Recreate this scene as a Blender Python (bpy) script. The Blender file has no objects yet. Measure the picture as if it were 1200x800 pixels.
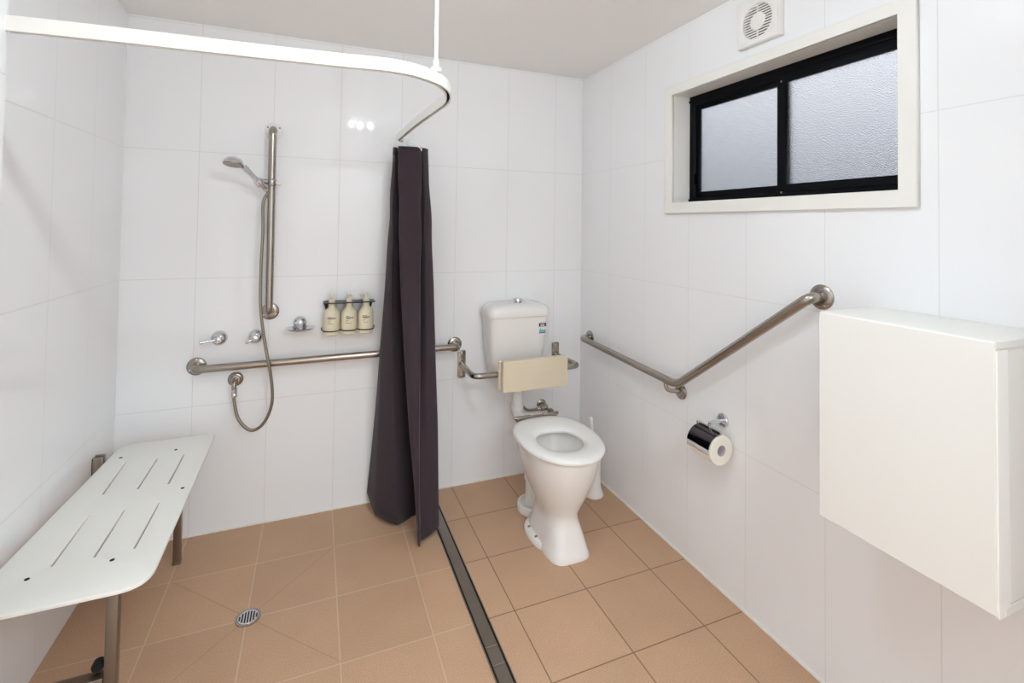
import bpy, bmesh, math, random
from mathutils import Vector, Matrix
random.seed(7)
C = bpy.context.scene.collection
R = math.radians
PI = math.pi

# ------------------------------------------------------------------ helpers
def srgb(r, g, b):
    f = lambda c: (c/255/12.92) if c/255 <= .04045 else ((c/255+.055)/1.055)**2.4
    return (f(r), f(g), f(b), 1)

def mat(name, col, rough=.5, metal=0, spec=.5, coat=0, noise=0, nscale=40, bump=0, bscale=200, emit=None, estr=0, sheen=0):
    m = bpy.data.materials.new(name); m.use_nodes = True
    n, l = m.node_tree.nodes, m.node_tree.links
    p = n['Principled BSDF']
    p.inputs['Base Color'].default_value = col
    p.inputs['Roughness'].default_value = rough
    p.inputs['Metallic'].default_value = metal
    p.inputs['Specular IOR Level'].default_value = spec
    p.inputs['Coat Weight'].default_value = coat
    p.inputs['Coat Roughness'].default_value = .05
    if sheen: p.inputs['Sheen Weight'].default_value = sheen
    if noise or bump:
        tc = n.new('ShaderNodeTexCoord')
    if noise:
        nz = n.new('ShaderNodeTexNoise'); nz.inputs['Scale'].default_value = nscale; nz.inputs['Detail'].default_value = 4
        l.new(tc.outputs['Object'], nz.inputs['Vector'])
        mr = n.new('ShaderNodeMapRange'); mr.inputs['To Min'].default_value = 1-noise; mr.inputs['To Max'].default_value = 1+noise
        l.new(nz.outputs['Fac'], mr.inputs['Value'])
        mx = n.new('ShaderNodeMix'); mx.data_type = 'RGBA'; mx.blend_type = 'MULTIPLY'; mx.inputs['Factor'].default_value = 1
        mx.inputs['A'].default_value = col
        l.new(mr.outputs['Result'], mx.inputs['B']); l.new(mx.outputs['Result'], p.inputs['Base Color'])
    if bump:
        nb = n.new('ShaderNodeTexNoise'); nb.inputs['Scale'].default_value = bscale; nb.inputs['Detail'].default_value = 3
        l.new(tc.outputs['Object'], nb.inputs['Vector'])
        bp = n.new('ShaderNodeBump'); bp.inputs['Strength'].default_value = bump; bp.inputs['Distance'].default_value = .002
        l.new(nb.outputs['Fac'], bp.inputs['Height']); l.new(bp.outputs['Normal'], p.inputs['Normal'])
    if emit:
        p.inputs['Emission Color'].default_value = emit; p.inputs['Emission Strength'].default_value = estr
    return m

def mth(n, l, op, a, b=None, c=None):
    m = n.new('ShaderNodeMath'); m.operation = op
    for i, v in enumerate((a, b, c)):
        if v is None: continue
        if isinstance(v, (int, float)): m.inputs[i].default_value = v
        else: l.new(v, m.inputs[i])
    return m.outputs[0]

def gridline(n, l, coord, off, pitch, w):
    u = mth(n, l, 'DIVIDE', mth(n, l, 'SUBTRACT', coord, off), pitch)
    d = mth(n, l, 'ABSOLUTE', mth(n, l, 'SUBTRACT', mth(n, l, 'FRACT', u), .5))
    return mth(n, l, 'GREATER_THAN', d, .5 - w/(2*pitch))

TP = .31486           # tile pitch
def wall_tile(name, axis, off, gr=225):
    """glossy white 315 x 600 tiles with thin grey grout; axis = world axis along the wall"""
    m = mat(name, srgb(244, 244, 245), rough=.035, spec=.5)
    n, l = m.node_tree.nodes, m.node_tree.links; p = n['Principled BSDF']
    g = n.new('ShaderNodeNewGeometry'); s = n.new('ShaderNodeSeparateXYZ'); l.new(g.outputs['Position'], s.inputs[0])
    v = gridline(n, l, s.outputs[axis], off, TP, .0026)
    h = gridline(n, l, s.outputs['Z'], 0, .6, .0026)
    k = mth(n, l, 'MAXIMUM', v, h)
    mx = n.new('ShaderNodeMix'); mx.data_type = 'RGBA'
    l.new(k, mx.inputs['Factor']); mx.inputs['A'].default_value = srgb(244, 244, 245); mx.inputs['B'].default_value = srgb(gr, gr-1, gr-4)
    l.new(mx.outputs['Result'], p.inputs['Base Color'])
    l.new(mth(n, l, 'MULTIPLY_ADD', k,   .5, .035), p.inputs['Roughness'])
    nz = n.new('ShaderNodeTexNoise'); nz.inputs['Scale'].default_value = 3.0; nz.inputs['Detail'].default_value = 1
    l.new(g.outputs['Position'], nz.inputs['Vector'])
    hgt = mth(n, l, 'SUBTRACT', mth(n, l, 'MULTIPLY', nz.outputs['Fac'], .6), mth(n, l, 'MULTIPLY', k, 1.2))
    b = n.new('ShaderNodeBump'); b.inputs['Strength'].default_value = .35; b.inputs['Distance'].default_value = .001
    l.new(hgt, b.inputs['Height']); l.new(b.outputs['Normal'], p.inputs['Normal'])
    return m

FY, FX = -.308, -.1934
DR = (-1.763, -.618)   # floor drain
def floor_tile():
    m = mat('floor_tile', srgb(190, 148, 116), rough=.5, spec=.35)
    n, l = m.node_tree.nodes, m.node_tree.links; p = n['Principled BSDF']
    g = n.new('ShaderNodeNewGeometry'); s = n.new('ShaderNodeSeparateXYZ'); l.new(g.outputs['Position'], s.inputs[0])
    X, Y = s.outputs['X'], s.outputs['Y']
    shower = mth(n, l, 'LESS_THAN', X, -.96)
    w = .0045
    k = mth(n, l, 'MAXIMUM', gridline(n, l, X, FX, TP, w), gridline(n, l, Y, FY, TP, w))
    # diagonal falls cut into the four tiles round the drain
    dx = mth(n, l, 'ABSOLUTE', mth(n, l, 'SUBTRACT', X, DR[0])); dy = mth(n, l, 'ABSOLUTE', mth(n, l, 'SUBTRACT', Y, DR[1]))
    dg = mth(n, l, 'LESS_THAN', mth(n, l, 'ABSOLUTE', mth(n, l, 'SUBTRACT', dx, dy)), .0022)
    dg = mth(n, l, 'MULTIPLY', dg, mth(n, l, 'LESS_THAN', mth(n, l, 'MAXIMUM', dx, dy), TP))
    # speckled tile body
    nz = n.new('ShaderNodeTexNoise'); nz.inputs['Scale'].default_value = 260; nz.inputs['Detail'].default_value = 3
    l.new(g.outputs['Position'], nz.inputs['Vector'])
    n2 = n.new('ShaderNodeTexNoise'); n2.inputs['Scale'].default_value = 5; n2.inputs['Detail'].default_value = 3
    l.new(g.outputs['Position'], n2.inputs['Vector'])
    cr = n.new('ShaderNodeValToRGB'); e = cr.color_ramp.elements
    e[0].position = .3; e[0].color = srgb(184, 147, 117); e[1].position = .7; e[1].color = srgb(207, 170, 139)
    l.new(nz.outputs['Fac'], cr.inputs['Fac'])
    cv = n.new('ShaderNodeCombineXYZ')
    l.new(mth(n, l, 'FLOOR', mth(n, l, 'DIVIDE', mth(n, l, 'SUBTRACT', X, FX), TP)), cv.inputs[0])
    l.new(mth(n, l, 'FLOOR', mth(n, l, 'DIVIDE', mth(n, l, 'SUBTRACT', Y, FY), TP)), cv.inputs[1])
    wn = n.new('ShaderNodeTexWhiteNoise'); l.new(cv.outputs[0], wn.inputs['Vector'])
    tone = mth(n, l, 'ADD', mth(n, l, 'MULTIPLY_ADD', n2.outputs['Fac'], .16, .88), mth(n, l, 'MULTIPLY', wn.outputs['Value'], .07))
    mu = n.new('ShaderNodeMix'); mu.data_type = 'RGBA'; mu.blend_type = 'MULTIPLY'; mu.inputs['Factor'].default_value = 1
    l.new(cr.outputs['Color'], mu.inputs['A']); l.new(tone, mu.inputs['B'])
    gc = n.new('ShaderNodeMix'); gc.data_type = 'RGBA'; l.new(shower, gc.inputs['Factor'])
    gc.inputs['A'].default_value = srgb(122, 93, 70); gc.inputs['B'].default_value = srgb(208, 182, 156)
    f1 = n.new('ShaderNodeMix'); f1.data_type = 'RGBA'; l.new(mth(n, l, 'MULTIPLY', k, .85), f1.inputs['Factor'])
    l.new(mu.outputs['Result'], f1.inputs['A']); l.new(gc.outputs['Result'], f1.inputs['B'])
    f2 = n.new('ShaderNodeMix'); f2.data_type = 'RGBA'; l.new(mth(n, l, 'MULTIPLY', dg, .35), f2.inputs['Factor'])
    l.new(f1.outputs['Result'], f2.inputs['A']); f2.inputs['B'].default_value = srgb(140, 100, 70)
    l.new(f2.outputs['Result'], p.inputs['Base Color'])
    hgt = mth(n, l, 'SUBTRACT', mth(n, l, 'MULTIPLY', nz.outputs['Fac'], .25), mth(n, l, 'MAXIMUM', k, dg))
    b = n.new('ShaderNodeBump'); b.inputs['Strength'].default_value = .4; b.inputs['Distance'].default_value = .0015
    l.new(hgt, b.inputs['Height']); l.new(b.outputs['Normal'], p.inputs['Normal'])
    return m

M = dict(
    floor=floor_tile(),
    wback=wall_tile('wall_tile_back', 'X', FX, 222),
    wright=wall_tile('wall_tile_right', 'Y', -.3155),
    wleft=wall_tile('wall_tile_left', 'Y', FY, 212),
    paint=mat('painted_plaster', srgb(250, 248, 246), .75, spec=.25, noise=.01, nscale=6),
    gloss=mat('white_gloss_trim', srgb(240, 238, 232), .35),
    ceramic=mat('white_ceramic', srgb(238, 234, 230), .12, spec=.55),
    plastic=mat('white_plastic', srgb(240, 238, 234), .28),
    seatp=mat('white_moulded_panel', srgb(240, 238, 231), .42),
    track=mat('white_powder_coat', srgb(248, 246, 240), .3),
    steel=mat('brushed_stainless', srgb(168, 160, 151), .27, metal=1, noise=.04, nscale=90),
    dsteel=mat('dull_stainless', srgb(146, 136, 126), .4, metal=1, noise=.12, nscale=14),
    chrome=mat('polished_chrome', srgb(215, 216, 220), .06, metal=1),
    reflchrome=mat('chrome_painted_reflection', srgb(84, 80, 84), .06, metal=1),  # polished chrome with the dark doorway's reflection painted into its base colour
    hose=mat('metal_hose', srgb(150, 140, 126), .32, metal=1, bump=.4, bscale=900),
    fandark=mat('fan_duct_grey', srgb(104, 97, 88), .7),
    dark=mat('dark_gap', srgb(18, 16, 16), .7),
    black=mat('black_aluminium', srgb(6, 7, 12), .5, spec=.12),
    blackp=mat('black_bracket', srgb(34, 32, 36), .4),
    cream=mat('cream_vinyl', srgb(219, 204, 178), .5, noise=.06, nscale=9),
    bottle=mat('cream_bottle', srgb(236, 226, 198), .35),
    ink=mat('label_ink', srgb(38, 34, 32), .8, spec=.1),
    paper=mat('tissue_paper', srgb(244, 240, 228), .95, spec=.1, bump=.2, bscale=120),
    card=mat('cardboard_core', srgb(205, 196, 200), .9),
    curtain=mat('curtain_fabric', srgb(58, 47, 53), .8, spec=.25, noise=.06, nscale=60, bump=.25, bscale=700, sheen=.1),
    cab=mat('white_laminate', srgb(238, 236, 230), .38),
    blue=mat('label_blue', srgb(128, 180, 200), .5),
    navy=mat('label_dark_blue', srgb(70, 110, 130), .5),
    ink2=mat('label_black', srgb(22, 18, 18), .5),
    sil=mat('white_silicone', srgb(240, 236, 228), .5),
    lamp=mat('lamp_lens', (1, 1, 1, 1), .4, emit=(.79, .915, 1.0, 1), estr=530),
)
# frosted window glass
gm = bpy.data.materials.new('frosted_glass'); gm.use_nodes = True
_n, _l = gm.node_tree.nodes, gm.node_tree.links; _p = _n['Principled BSDF']
_p.inputs['Base Color'].default_value = (.97, .98, 1, 1); _p.inputs['Transmission Weight'].default_value = 1
_p.inputs['Roughness'].default_value = .13; _p.inputs['IOR'].default_value = 1.45
_tc = _n.new('ShaderNodeTexCoord'); _v = _n.new('ShaderNodeTexVoronoi'); _v.inputs['Scale'].default_value = 330
_l.new(_tc.outputs['Object'], _v.inputs['Vector'])
_b = _n.new('ShaderNodeBump'); _b.inputs['Strength'].default_value = .32; _b.inputs['Distance'].default_value = .003
_l.new(_v.outputs['Distance'], _b.inputs['Height']); _l.new(_b.outputs['Normal'], _p.inputs['Normal'])
M['glass'] = gm

# ------- mesh builders: each returns list of (verts, faces) pieces in world coordinates
class MB:
    def __init__(s): s.bm = bmesh.new()
    def box(s, x0, x1, y0, y1, z0, z1, bev=0, seg=2, mtx=None):
        b = bmesh.new()
        vs = [b.verts.new((x, y, z)) for x in (x0, x1) for y in (y0, y1) for z in (z0, z1)]
        for f in ((0,1,3,2),(4,6,7,5),(0,4,5,1),(2,3,7,6),(0,2,6,4),(1,5,7,3)): b.faces.new([vs[i] for i in f])
        if bev: bmesh.ops.bevel(b, geom=list(b.edges), offset=bev, segments=seg, profile=.5, affect='EDGES')
        s.add(b, mtx); return s
    def add(s, b, mtx=None):
        bmesh.ops.recalc_face_normals(b, faces=b.faces)
        if mtx: bmesh.ops.transform(b, matrix=mtx, verts=b.verts)
        me = bpy.data.meshes.new('tmp'); b.to_mesh(me); b.free(); s.bm.from_mesh(me); bpy.data.meshes.remove(me)
    def loft(s, rings, cap0=True, cap1=True, closed=True, loop=False, mtx=None):
        b = bmesh.new()
        V = [[b.verts.new(p) for p in r] for r in rings]
        n = len(V[0]); rr = range(len(V) if loop else len(V)-1)
        for i in rr:
            A, B = V[i], V[(i+1) % len(V)]
            for j in range(n if closed else n-1):
                k = (j+1) % n
                try: b.faces.new((A[j], A[k], B[k], B[j]))
                except ValueError: pass
        if cap0 and not loop: b.faces.new(V[0][::-1])
        if cap1 and not loop: b.faces.new(V[-1])
        s.add(b, mtx); return s
    def lathe(s, prof, origin, axis=(0,0,1), seg=32):
        """prof: list of (radius, height) from bottom to top"""
        q = Vector((0,0,1)).rotation_difference(Vector(axis)); o = Vector(origin); rings = []
        for r, h in prof:
            r = max(r, 1e-5)
            rings.append([o + q @ Vector((r*math.cos(2*PI*i/seg), r*math.sin(2*PI*i/seg), h)) for i in range(seg)])
        return s.loft(rings)
    def tube(s, pts, r, seg=16, fil=0, fn=8, radii=None):
        P = [Vector(p) for p in pts]
        if fil:
            Q = [P[0]]
            for i in range(1, len(P)-1):
                a = (P[i-1]-P[i]); b_ = (P[i+1]-P[i]); f = min(fil, a.length*.49, b_.length*.49)
                A = P[i]+a.normalized()*f; B = P[i]+b_.normalized()*f
                for k in range(fn+1):
                    t = k/fn; Q.append(A*(1-t)**2 + P[i]*2*t*(1-t) + B*t*t)
            Q.append(P[-1]); P = Q
        T = []
        for i in range(len(P)):
            d = (P[min(i+1, len(P)-1)]-P[max(i-1, 0)]); T.append(d.normalized())
        u = T[0].orthogonal().normalized(); rings = []
        for i, p in enumerate(P):
            if i: u = (T[i-1].rotation_difference(T[i]) @ u).normalized()
            w = T[i].cross(u); rad = radii[i] if radii else r
            rings.append([p + (u*math.cos(2*PI*k/seg) + w*math.sin(2*PI*k/seg))*rad for k in range(seg)])
        return s.loft(rings)
    def plate(s, outer, holes, thick, mtx, bev=0):
        """flat 2-D outline with holes, extruded; local XY plane, z from 0 to thick"""
        cu = bpy.data.curves.new('tmpc', 'CURVE'); cu.dimensions = '2D'; cu.fill_mode = 'BOTH'
        cu.extrude = thick/2 - bev; cu.bevel_depth = bev; cu.bevel_resolution = 1; cu.offset = -bev
        for lp in [outer]+holes:
            sp = cu.splines.new('POLY'); sp.points.add(len(lp)-1); sp.use_cyclic_u = True
            for i, p in enumerate(lp): sp.points[i].co = (p[0], p[1], 0, 1)
        ob = bpy.data.objects.new('tmpo', cu); C.objects.link(ob)
        dg = bpy.context.evaluated_depsgraph_get(); dg.update()
        me = bpy.data.meshes.new_from_object(ob.evaluated_get(dg))
        b = bmesh.new(); b.from_mesh(me)
        bmesh.ops.remove_doubles(b, verts=b.verts, dist=1e-5)
        s.add(b, mtx @ Matrix.Translation((0, 0, thick/2)))
        bpy.data.objects.remove(ob); bpy.data.curves.remove(cu); bpy.data.meshes.remove(me)
        return s
    def build(s, name, m, parent=None, smooth=True, ang=40, **props):
        me = bpy.data.meshes.new(name)
        root = parent
        while root is not None and root.parent is not None: root = root.parent
        if root is not None: bmesh.ops.translate(s.bm, vec=-Vector(root.location), verts=s.bm.verts)
        s.bm.to_mesh(me); s.bm.free()
        me.materials.append(M[m])
        if smooth:
            for p in me.polygons: p.use_smooth = True
            me.set_sharp_from_angle(angle=R(ang))
        o = bpy.data.objects.new(name, me); C.objects.link(o)
        if parent is not None: o.parent = parent
        for k, v in props.items(): o[k] = v
        return o

def thing(name, label, cat, loc, group=None):
    o = bpy.data.objects.new(name, None); C.objects.link(o); o.location = loc; o.empty_display_size = .05
    o['label'] = label; o['category'] = cat
    if group: o['group'] = group
    return o
def struct(o, label=None):
    o['kind'] = 'structure'
    if label: o['label'] = label
    return o
def rrect(x0, x1, y0, y1, r, n=6):
    rs = r if isinstance(r, (list, tuple)) else [r]*4
    out = []
    for (cx, cy, a0), q in zip(((x1, y1, 0), (x0, y1, 90), (x0, y0, 180), (x1, y0, 270)), rs):
        ox = cx - q if cx == x1 else cx + q; oy = cy - q if cy == y1 else cy + q
        for k in range(n+1):
            a = R(a0 + 90*k/n); out.append((ox + q*math.cos(a), oy + q*math.sin(a)))
    return out
def circ(cx, cy, r, n=32): return [(cx + r*math.cos(2*PI*i/n), cy + r*math.sin(2*PI*i/n)) for i in range(n)]
def sup(cx, cy, rx, ry, z, e=2, n=48):
    """superellipse ring"""
    out = []
    for i in range(n):
        a = 2*PI*i/n; c, s_ = math.cos(a), math.sin(a)
        out.append((cx + rx*math.copysign(abs(c)**(2/e), c), cy + ry*math.copysign(abs(s_)**(2/e), s_), z))
    return out
# plane frames: local x,y -> world, local z = outward normal
def frame(o, ux, uy, uz):
    return Matrix(((ux[0], uy[0], uz[0], o[0]), (ux[1], uy[1], uz[1], o[1]), (ux[2], uy[2], uz[2], o[2]), (0, 0, 0, 1)))
BACK = lambda y=0: frame((0, y, 0), (1,0,0), (0,0,1), (0,-1,0))       # local (x,z), outward -y
RIGHT = lambda x=0: frame((x, 0, 0), (0,-1,0), (0,0,1), (-1,0,0))     # local (-y,z), outward -x
FLOOR = lambda z=0: frame((0, 0, z), (1,0,0), (0,1,0), (0,0,1))

W, H, YF, YH = 2.375, 2.41, -2.5, -4.3
XN = -2.232     # face of the nib at the shower's near end
# ------------------------------------------------------------------ the room
struct(MB().box(-W-.15, .2, YH-.15, .15, -.1, 0).build('floor', 'floor', smooth=False))
struct(MB().box(-W-.15, .2, YH-.15, .15, H, H+.1).build('ceiling', 'paint', smooth=False))
struct(MB().box(-W-.15, .2, 0, .15, 0, H).build('wall_back', 'wback', smooth=False))
struct(MB().box(-W-.15, -W, YH-.15, 0, 0, H).build('wall_left', 'wleft', smooth=False))
WY0, WY1, WZ0, WZ1 = .842, 1.803, 1.585, 2.102     # window hole (distance along wall from back corner)
struct(MB().plate([(0, 0), (-YH+.15, 0), (-YH+.15, H), (0, H)], [[(WY0, WZ0), (WY0, WZ1), (WY1, WZ1), (WY1, WZ0)]], .15, RIGHT(.15)).build('wall_right', 'wright', smooth=False))
struct(MB().box(-W, XN, YF, -1.212, 0, H).build('wall_nib', 'wleft', smooth=False), 'short tiled return at the near end of the shower')
# front wall with the doorway the picture is taken from
DX0, DX1, DZ = -2.2, -.45, 2.04
struct(MB().plate([(-W, 0), (DX0, 0), (DX0, DZ), (DX1, DZ), (DX1, 0), (0, 0), (0, H), (-W, H)], [], .12, BACK(YF)).build('wall_front', 'wback', smooth=False))
struct(MB().box(DX0-.06, DX0, YF, YF+.014, 0, DZ+.06, .003).box(DX1, DX1+.06, YF, YF+.014, 0, DZ+.06, .003).box(DX0, DX1, YF, YF+.014, DZ, DZ+.06, .003).build('trim_4', 'gloss'), 'white door architrave')
struct(MB().box(-W-.15, .2, YH-.15, YH, 0, H).build('wall_hall', 'paint', smooth=False))
# silicone beads where walls meet the floor
struct(MB().box(-.006, 0, YF, 0, 0, .008).build('trim_1', 'sil', smooth=False), 'white sealant bead along right wall')
struct(MB().box(-W, 0, -.006, 0, 0, .006).build('trim_2', 'sil', smooth=False), 'white sealant bead along back wall')

# ------------------------------------------------------------------ window
win = MB()
win.plate(rrect(WY0, WY1, WZ0, WZ1, .001, 1), [rrect(WY0+.028, WY1-.012, WZ0+.034, WZ1-.05, .001, 1)], .05, RIGHT(.145))
win.box(.088, .096, -WY1, -WY0, WZ1-.034, WZ1-.02, .003)
win.box(.088, .096, -WY1, -WY0, WZ0+.012, WZ0+.024, .003)
win = win.build('window_1', 'black', smooth=False); struct(win, 'black aluminium sliding window with two frosted panes')
def sash(a, b, x, lft, rgt):
    z0, z1 = WZ0+.03, WZ1-.045
    m = MB().plate([(a, z0), (b, z0), (b, z1), (a, z1)], [[(a+lft, z0+.028), (a+lft, z1-.022), (b-rgt, z1-.022), (b-rgt, z0+.028)]], .022, RIGHT(x), .002)
    f = m.build('sash', 'black', win, smooth=False)
    MB().box(x-.014, x-.009, -(b-rgt+.004), -(a+lft-.004), z0+.024, z1-.018).build('pane', 'glass', win, smooth=False)
    return f
s1 = sash(WY0+.012, 1.350, .134, .032, .03)
s2 = sash(1.322, WY1-.008, .112, .036, .012)
MB().box(.096, .112, -.872, -.858, 1.68, 1.73, .003).build('latch', 'black', win, label='black sash latch')
for z in (1.612, 2.04): MB().lathe([(.004, 0), (.004, .002), (.002, .003)], (.09, -1.342, z), (-1,0,0), 12).build('screw', 'steel', win)
struct(MB().plate([(.800, 1.538), (1.848, 1.538), (1.848, 2.140), (.800, 2.140)], [[(WY0+.004, WZ0+.004), (WY0+.004, WZ1-.004), (WY1-.004, WZ1-.004), (WY1-.004, WZ0+.004)]], .016, RIGHT(0), .003)
       .build('trim_3', 'gloss', smooth=False), 'white architrave round the window')
rv = MB()
rv.box(0, .094, -WY0-.004, -WY0, WZ0, WZ1).box(0, .094, -WY1, -WY1+.004, WZ0, WZ1).box(0, .094, -WY1, -WY0, WZ0, WZ0+.004).box(0, .094, -WY1, -WY0, WZ1-.004, WZ1)
struct(rv.build('trim_5', 'gloss', smooth=False), 'white window reveal lining')

# ------------------------------------------------------------------ exhaust fan above the window
FC, FZ = 1.326, 2.270
t = thing('exhaust_fan', 'square white exhaust fan with round slatted grille above the window', 'fan', (0, -FC, FZ))
MB().plate(rrect(FC-.092, FC+.092, FZ-.092, FZ+.092, .006), [circ(FC, FZ-.008, .066, 40)], .022, RIGHT(-.002), .003).build('housing', 'plastic', t)
MB().lathe([(.066, 0), (.066, .002)], (-.0005, -FC, FZ-.008), (-1,0,0), 32).build('fan_opening', 'fandark', t)
g = MB()
for i in range(-6, 7):
    z = FZ-.008 + i*.0102; hw = math.sqrt(max(.0, .0665**2 - (i*.0102)**2))
    if hw > .01: g.box(-.0205, -.0165, -FC-hw, -FC+hw, z-.0025, z+.0025)
g.box(-.0195, -.0165, -FC-.003, -FC+.003, FZ-.074, FZ+.058)
g.build('grille', 'plastic', t, smooth=False)
MB().lathe([(.033, 0), (.033, .006), (.030, .009), (.001, .0105)], (-.013, -FC, FZ-.008), (-1,0,0), 32).build('centre_cap', 'plastic', t)
MB().box(-.026, 0, -FC-.1, -FC-.0935, FZ-.094, FZ+.092, .002).build('side_rim', 'plastic', t)

# ------------------------------------------------------------------ right wall: bent grab rail
RR = .0175
def flange(root, o, axis, r=.041, m='steel', screws=3, name='flange', a0=90):
    f = MB().lathe([(r, 0), (r, .004), (r-.005, .009), (.022, .0105), (.021, .013), (.0168, .013)], o, axis, 36).build(name, m, root)
    q = Vector((0,0,1)).rotation_difference(Vector(axis))
    for k in range(screws):
        a = R(a0 + 360*k/screws)
        MB().lathe([(.0042, 0), (.0042, .0015), (.001, .003)], Vector(o)+q @ Vector((.031*math.cos(a), .031*math.sin(a), .0085)), axis, 10).build('screw', 'dsteel' if m != 'steel' else 'chrome', f)
    return f
t = thing('grab_rail', 'brushed steel grab rail bent upward on the right wall beside the toilet', 'grab rail', (0, -.9, .75), 'grab rails')
MB().tube([(0, -.115, .80), (-.06, -.115, .80), (-.06, -.945, .776), (-.06, -1.565, 1.249), (0, -1.565, 1.249)], RR, 20, .045, 10).build('bar', 'steel', t)
MB().tube([(-.06, -.868, .778), (-.06, -.875, .728), (0, -.905, .728)], .009, 14, .03, 8).build('support_arm', 'steel', t)
flange(t, (0, -.115, .80), (-1,0,0)); flange(t, (0, -.905, .728), (-1,0,0), .036); flange(t, (0, -1.565, 1.249), (-1,0,0))

# ------------------------------------------------------------------ back wall rails
t = thing('grab_rail', 'long straight brushed steel grab rail on the back wall of the shower', 'grab rail', (-1.44, 0, .79), 'grab rails')
MB().tube([(-2.068, 0, .788), (-2.068, -.06, .787), (-.818, -.06, .795), (-.818, 0, .795)], RR, 20, .04, 10).build('bar', 'steel', t)
flange(t, (-2.068, 0, .788), (0,-1,0)); flange(t, (-.818, 0, .795), (0,-1,0))

SX = -1.767
t = thing('shower_rail', 'vertical brushed steel shower rail on the back wall holding the hand shower', 'shower rail', (SX, 0, 1.0))
MB().tube([(SX, 0, 1.925), (SX, -.065, 1.925), (SX+.004, -.065, 1.03), (SX+.004, 0, 1.03)], RR, 20, .035, 10).build('bar', 'steel', t)
flange(t, (SX, 0, 1.925), (0,-1,0), .043, 'plastic', 3, a0=-90)
flange(t, (SX+.004, 0, 1.03), (0,-1,0))
SZ = 1.662
c = MB().lathe([(.0185, -.017), (.0205, -.014), (.0205, .014), (.0185, .017)], (SX+.001, -.065, SZ), (0,0,1), 28).build('slider', 'steel', t)
MB().lathe([(.008, 0), (.008, .008), (.012, .010), (.012, .022), (.009, .025)], (SX+.019, -.066, SZ), (1,0,0), 20).build('clamp_knob', 'plastic', c)
MB().tube([(SX-.02, -.072, SZ+.004), (SX-.046, -.09, SZ+.002)], .013, 16).lathe([(.017, -.018), (.02, -.014), (.02, .014), (.016, .018)], (SX-.05, -.092, SZ-.004), (-.55, -.3, .75), 20).build('holder_cup', 'chrome', c)

# hand shower + hose
hp = Vector((SX-.05, -.092, SZ-.006)); hd = Vector((-.075, -.055, .085)).normalized()
t = thing('hand_shower', 'chrome hand shower with long metal hose hanging from the vertical rail', 'hand shower', tuple(hp))
h0 = hp - hd*.03; h1 = hp + hd*.105
pts = [h0 + (h1-h0)*(k/8) for k in range(9)]
MB().tube(pts, .01, 18, radii=[.0095, .0135, .0135, .012, .0115, .0115, .0125, .014, .013]).build('handle', 'chrome', t)
hn = Vector((-.1, -.22, -1)).normalized()         # spray direction
hc = h1 + hd*.012 + Vector((-.032, -.012, .006))
hh = MB().lathe([(.001, -.026), (.018, -.024), (.034, -.015), (.042, -.002), (.044, .006), (.042, .010)], hc, hn, 36).build('spray_head', 'chrome', t)
fc = MB().lathe([(.041, .0095), (.040, .0125), (.001, .0135)], hc, hn, 36).build('spray_face', 'dsteel', hh, label='brownish grey spray face')
q = Vector((0,0,1)).rotation_difference(hn); nz = MB()
for rr_, k_ in ((.014, 7), (.024, 12), (.034, 18)):
    for k in range(k_):
        a = 2*PI*k/k_; nz.lathe([(.0016, 0), (.0016, .0018), (.0006, .0024)], hc + q @ Vector((rr_*math.cos(a), rr_*math.sin(a), .0125)), hn, 6)
nz.build('nozzles', 'plastic', fc)
def smooth_path(P, n=10):
    P = [Vector(p) for p in P]; out = []
    for i in range(len(P)-1):
        a, b_, c_, d = P[max(i-1,0)], P[i], P[i+1], P[min(i+2, len(P)-1)]
        for k in range(n):
            t_ = k/n
            out.append(.5*((2*b_) + (c_-a)*t_ + (2*a-5*b_+4*c_-d)*t_*t_ + (3*b_-a-3*c_+d)*t_**3))
    return out + [P[-1]]
hose = smooth_path([h0, h0-hd*.03, (-1.800, -.074, 1.56), (-1.798, -.078, 1.42), (-1.801, -.082, 1.25), (-1.797, -.088, 1.06), (-1.775, -.094, .90), (-1.745, -.1, .735), (-1.738, -.095, .61), (-1.772, -.085, .515), (-1.826, -.075, .485), (-1.880, -.065, .54), (-1.9, -.058, .62), (-1.902, -.055, .652)])
MB().tube(hose, .0072, 14).build('hose', 'hose', t)
MB().lathe([(.0115, 0), (.0115, .018), (.009, .02)], h0 - hd*.02, hd, 16).build('hose_nut', 'chrome', t)

t = thing('hose_outlet', 'steel wall elbow under the long grab rail feeding the shower hose', 'water outlet', (-1.905, 0, .712))
MB().lathe([(.034, 0), (.034, .004), (.03, .009), (.022, .011), (.02, .016), (.013, .017)], (-1.905, 0, .712), (0,-1,0), 32).build('flange', 'steel', t)
MB().tube([(-1.905, -.01, .712), (-1.905, -.055, .712), (-1.903, -.055, .668)], .0105, 16, .022, 8).build('elbow', 'steel', t)
MB().lathe([(.012, 0), (.0125, .004), (.0125, .016), (.011, .018), (.0125, .02), (.0125, .034), (.0105, .036)], (-1.902, -.055, .644), (0,0,1), 20).build('hose_nut', 'chrome', t)

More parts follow.
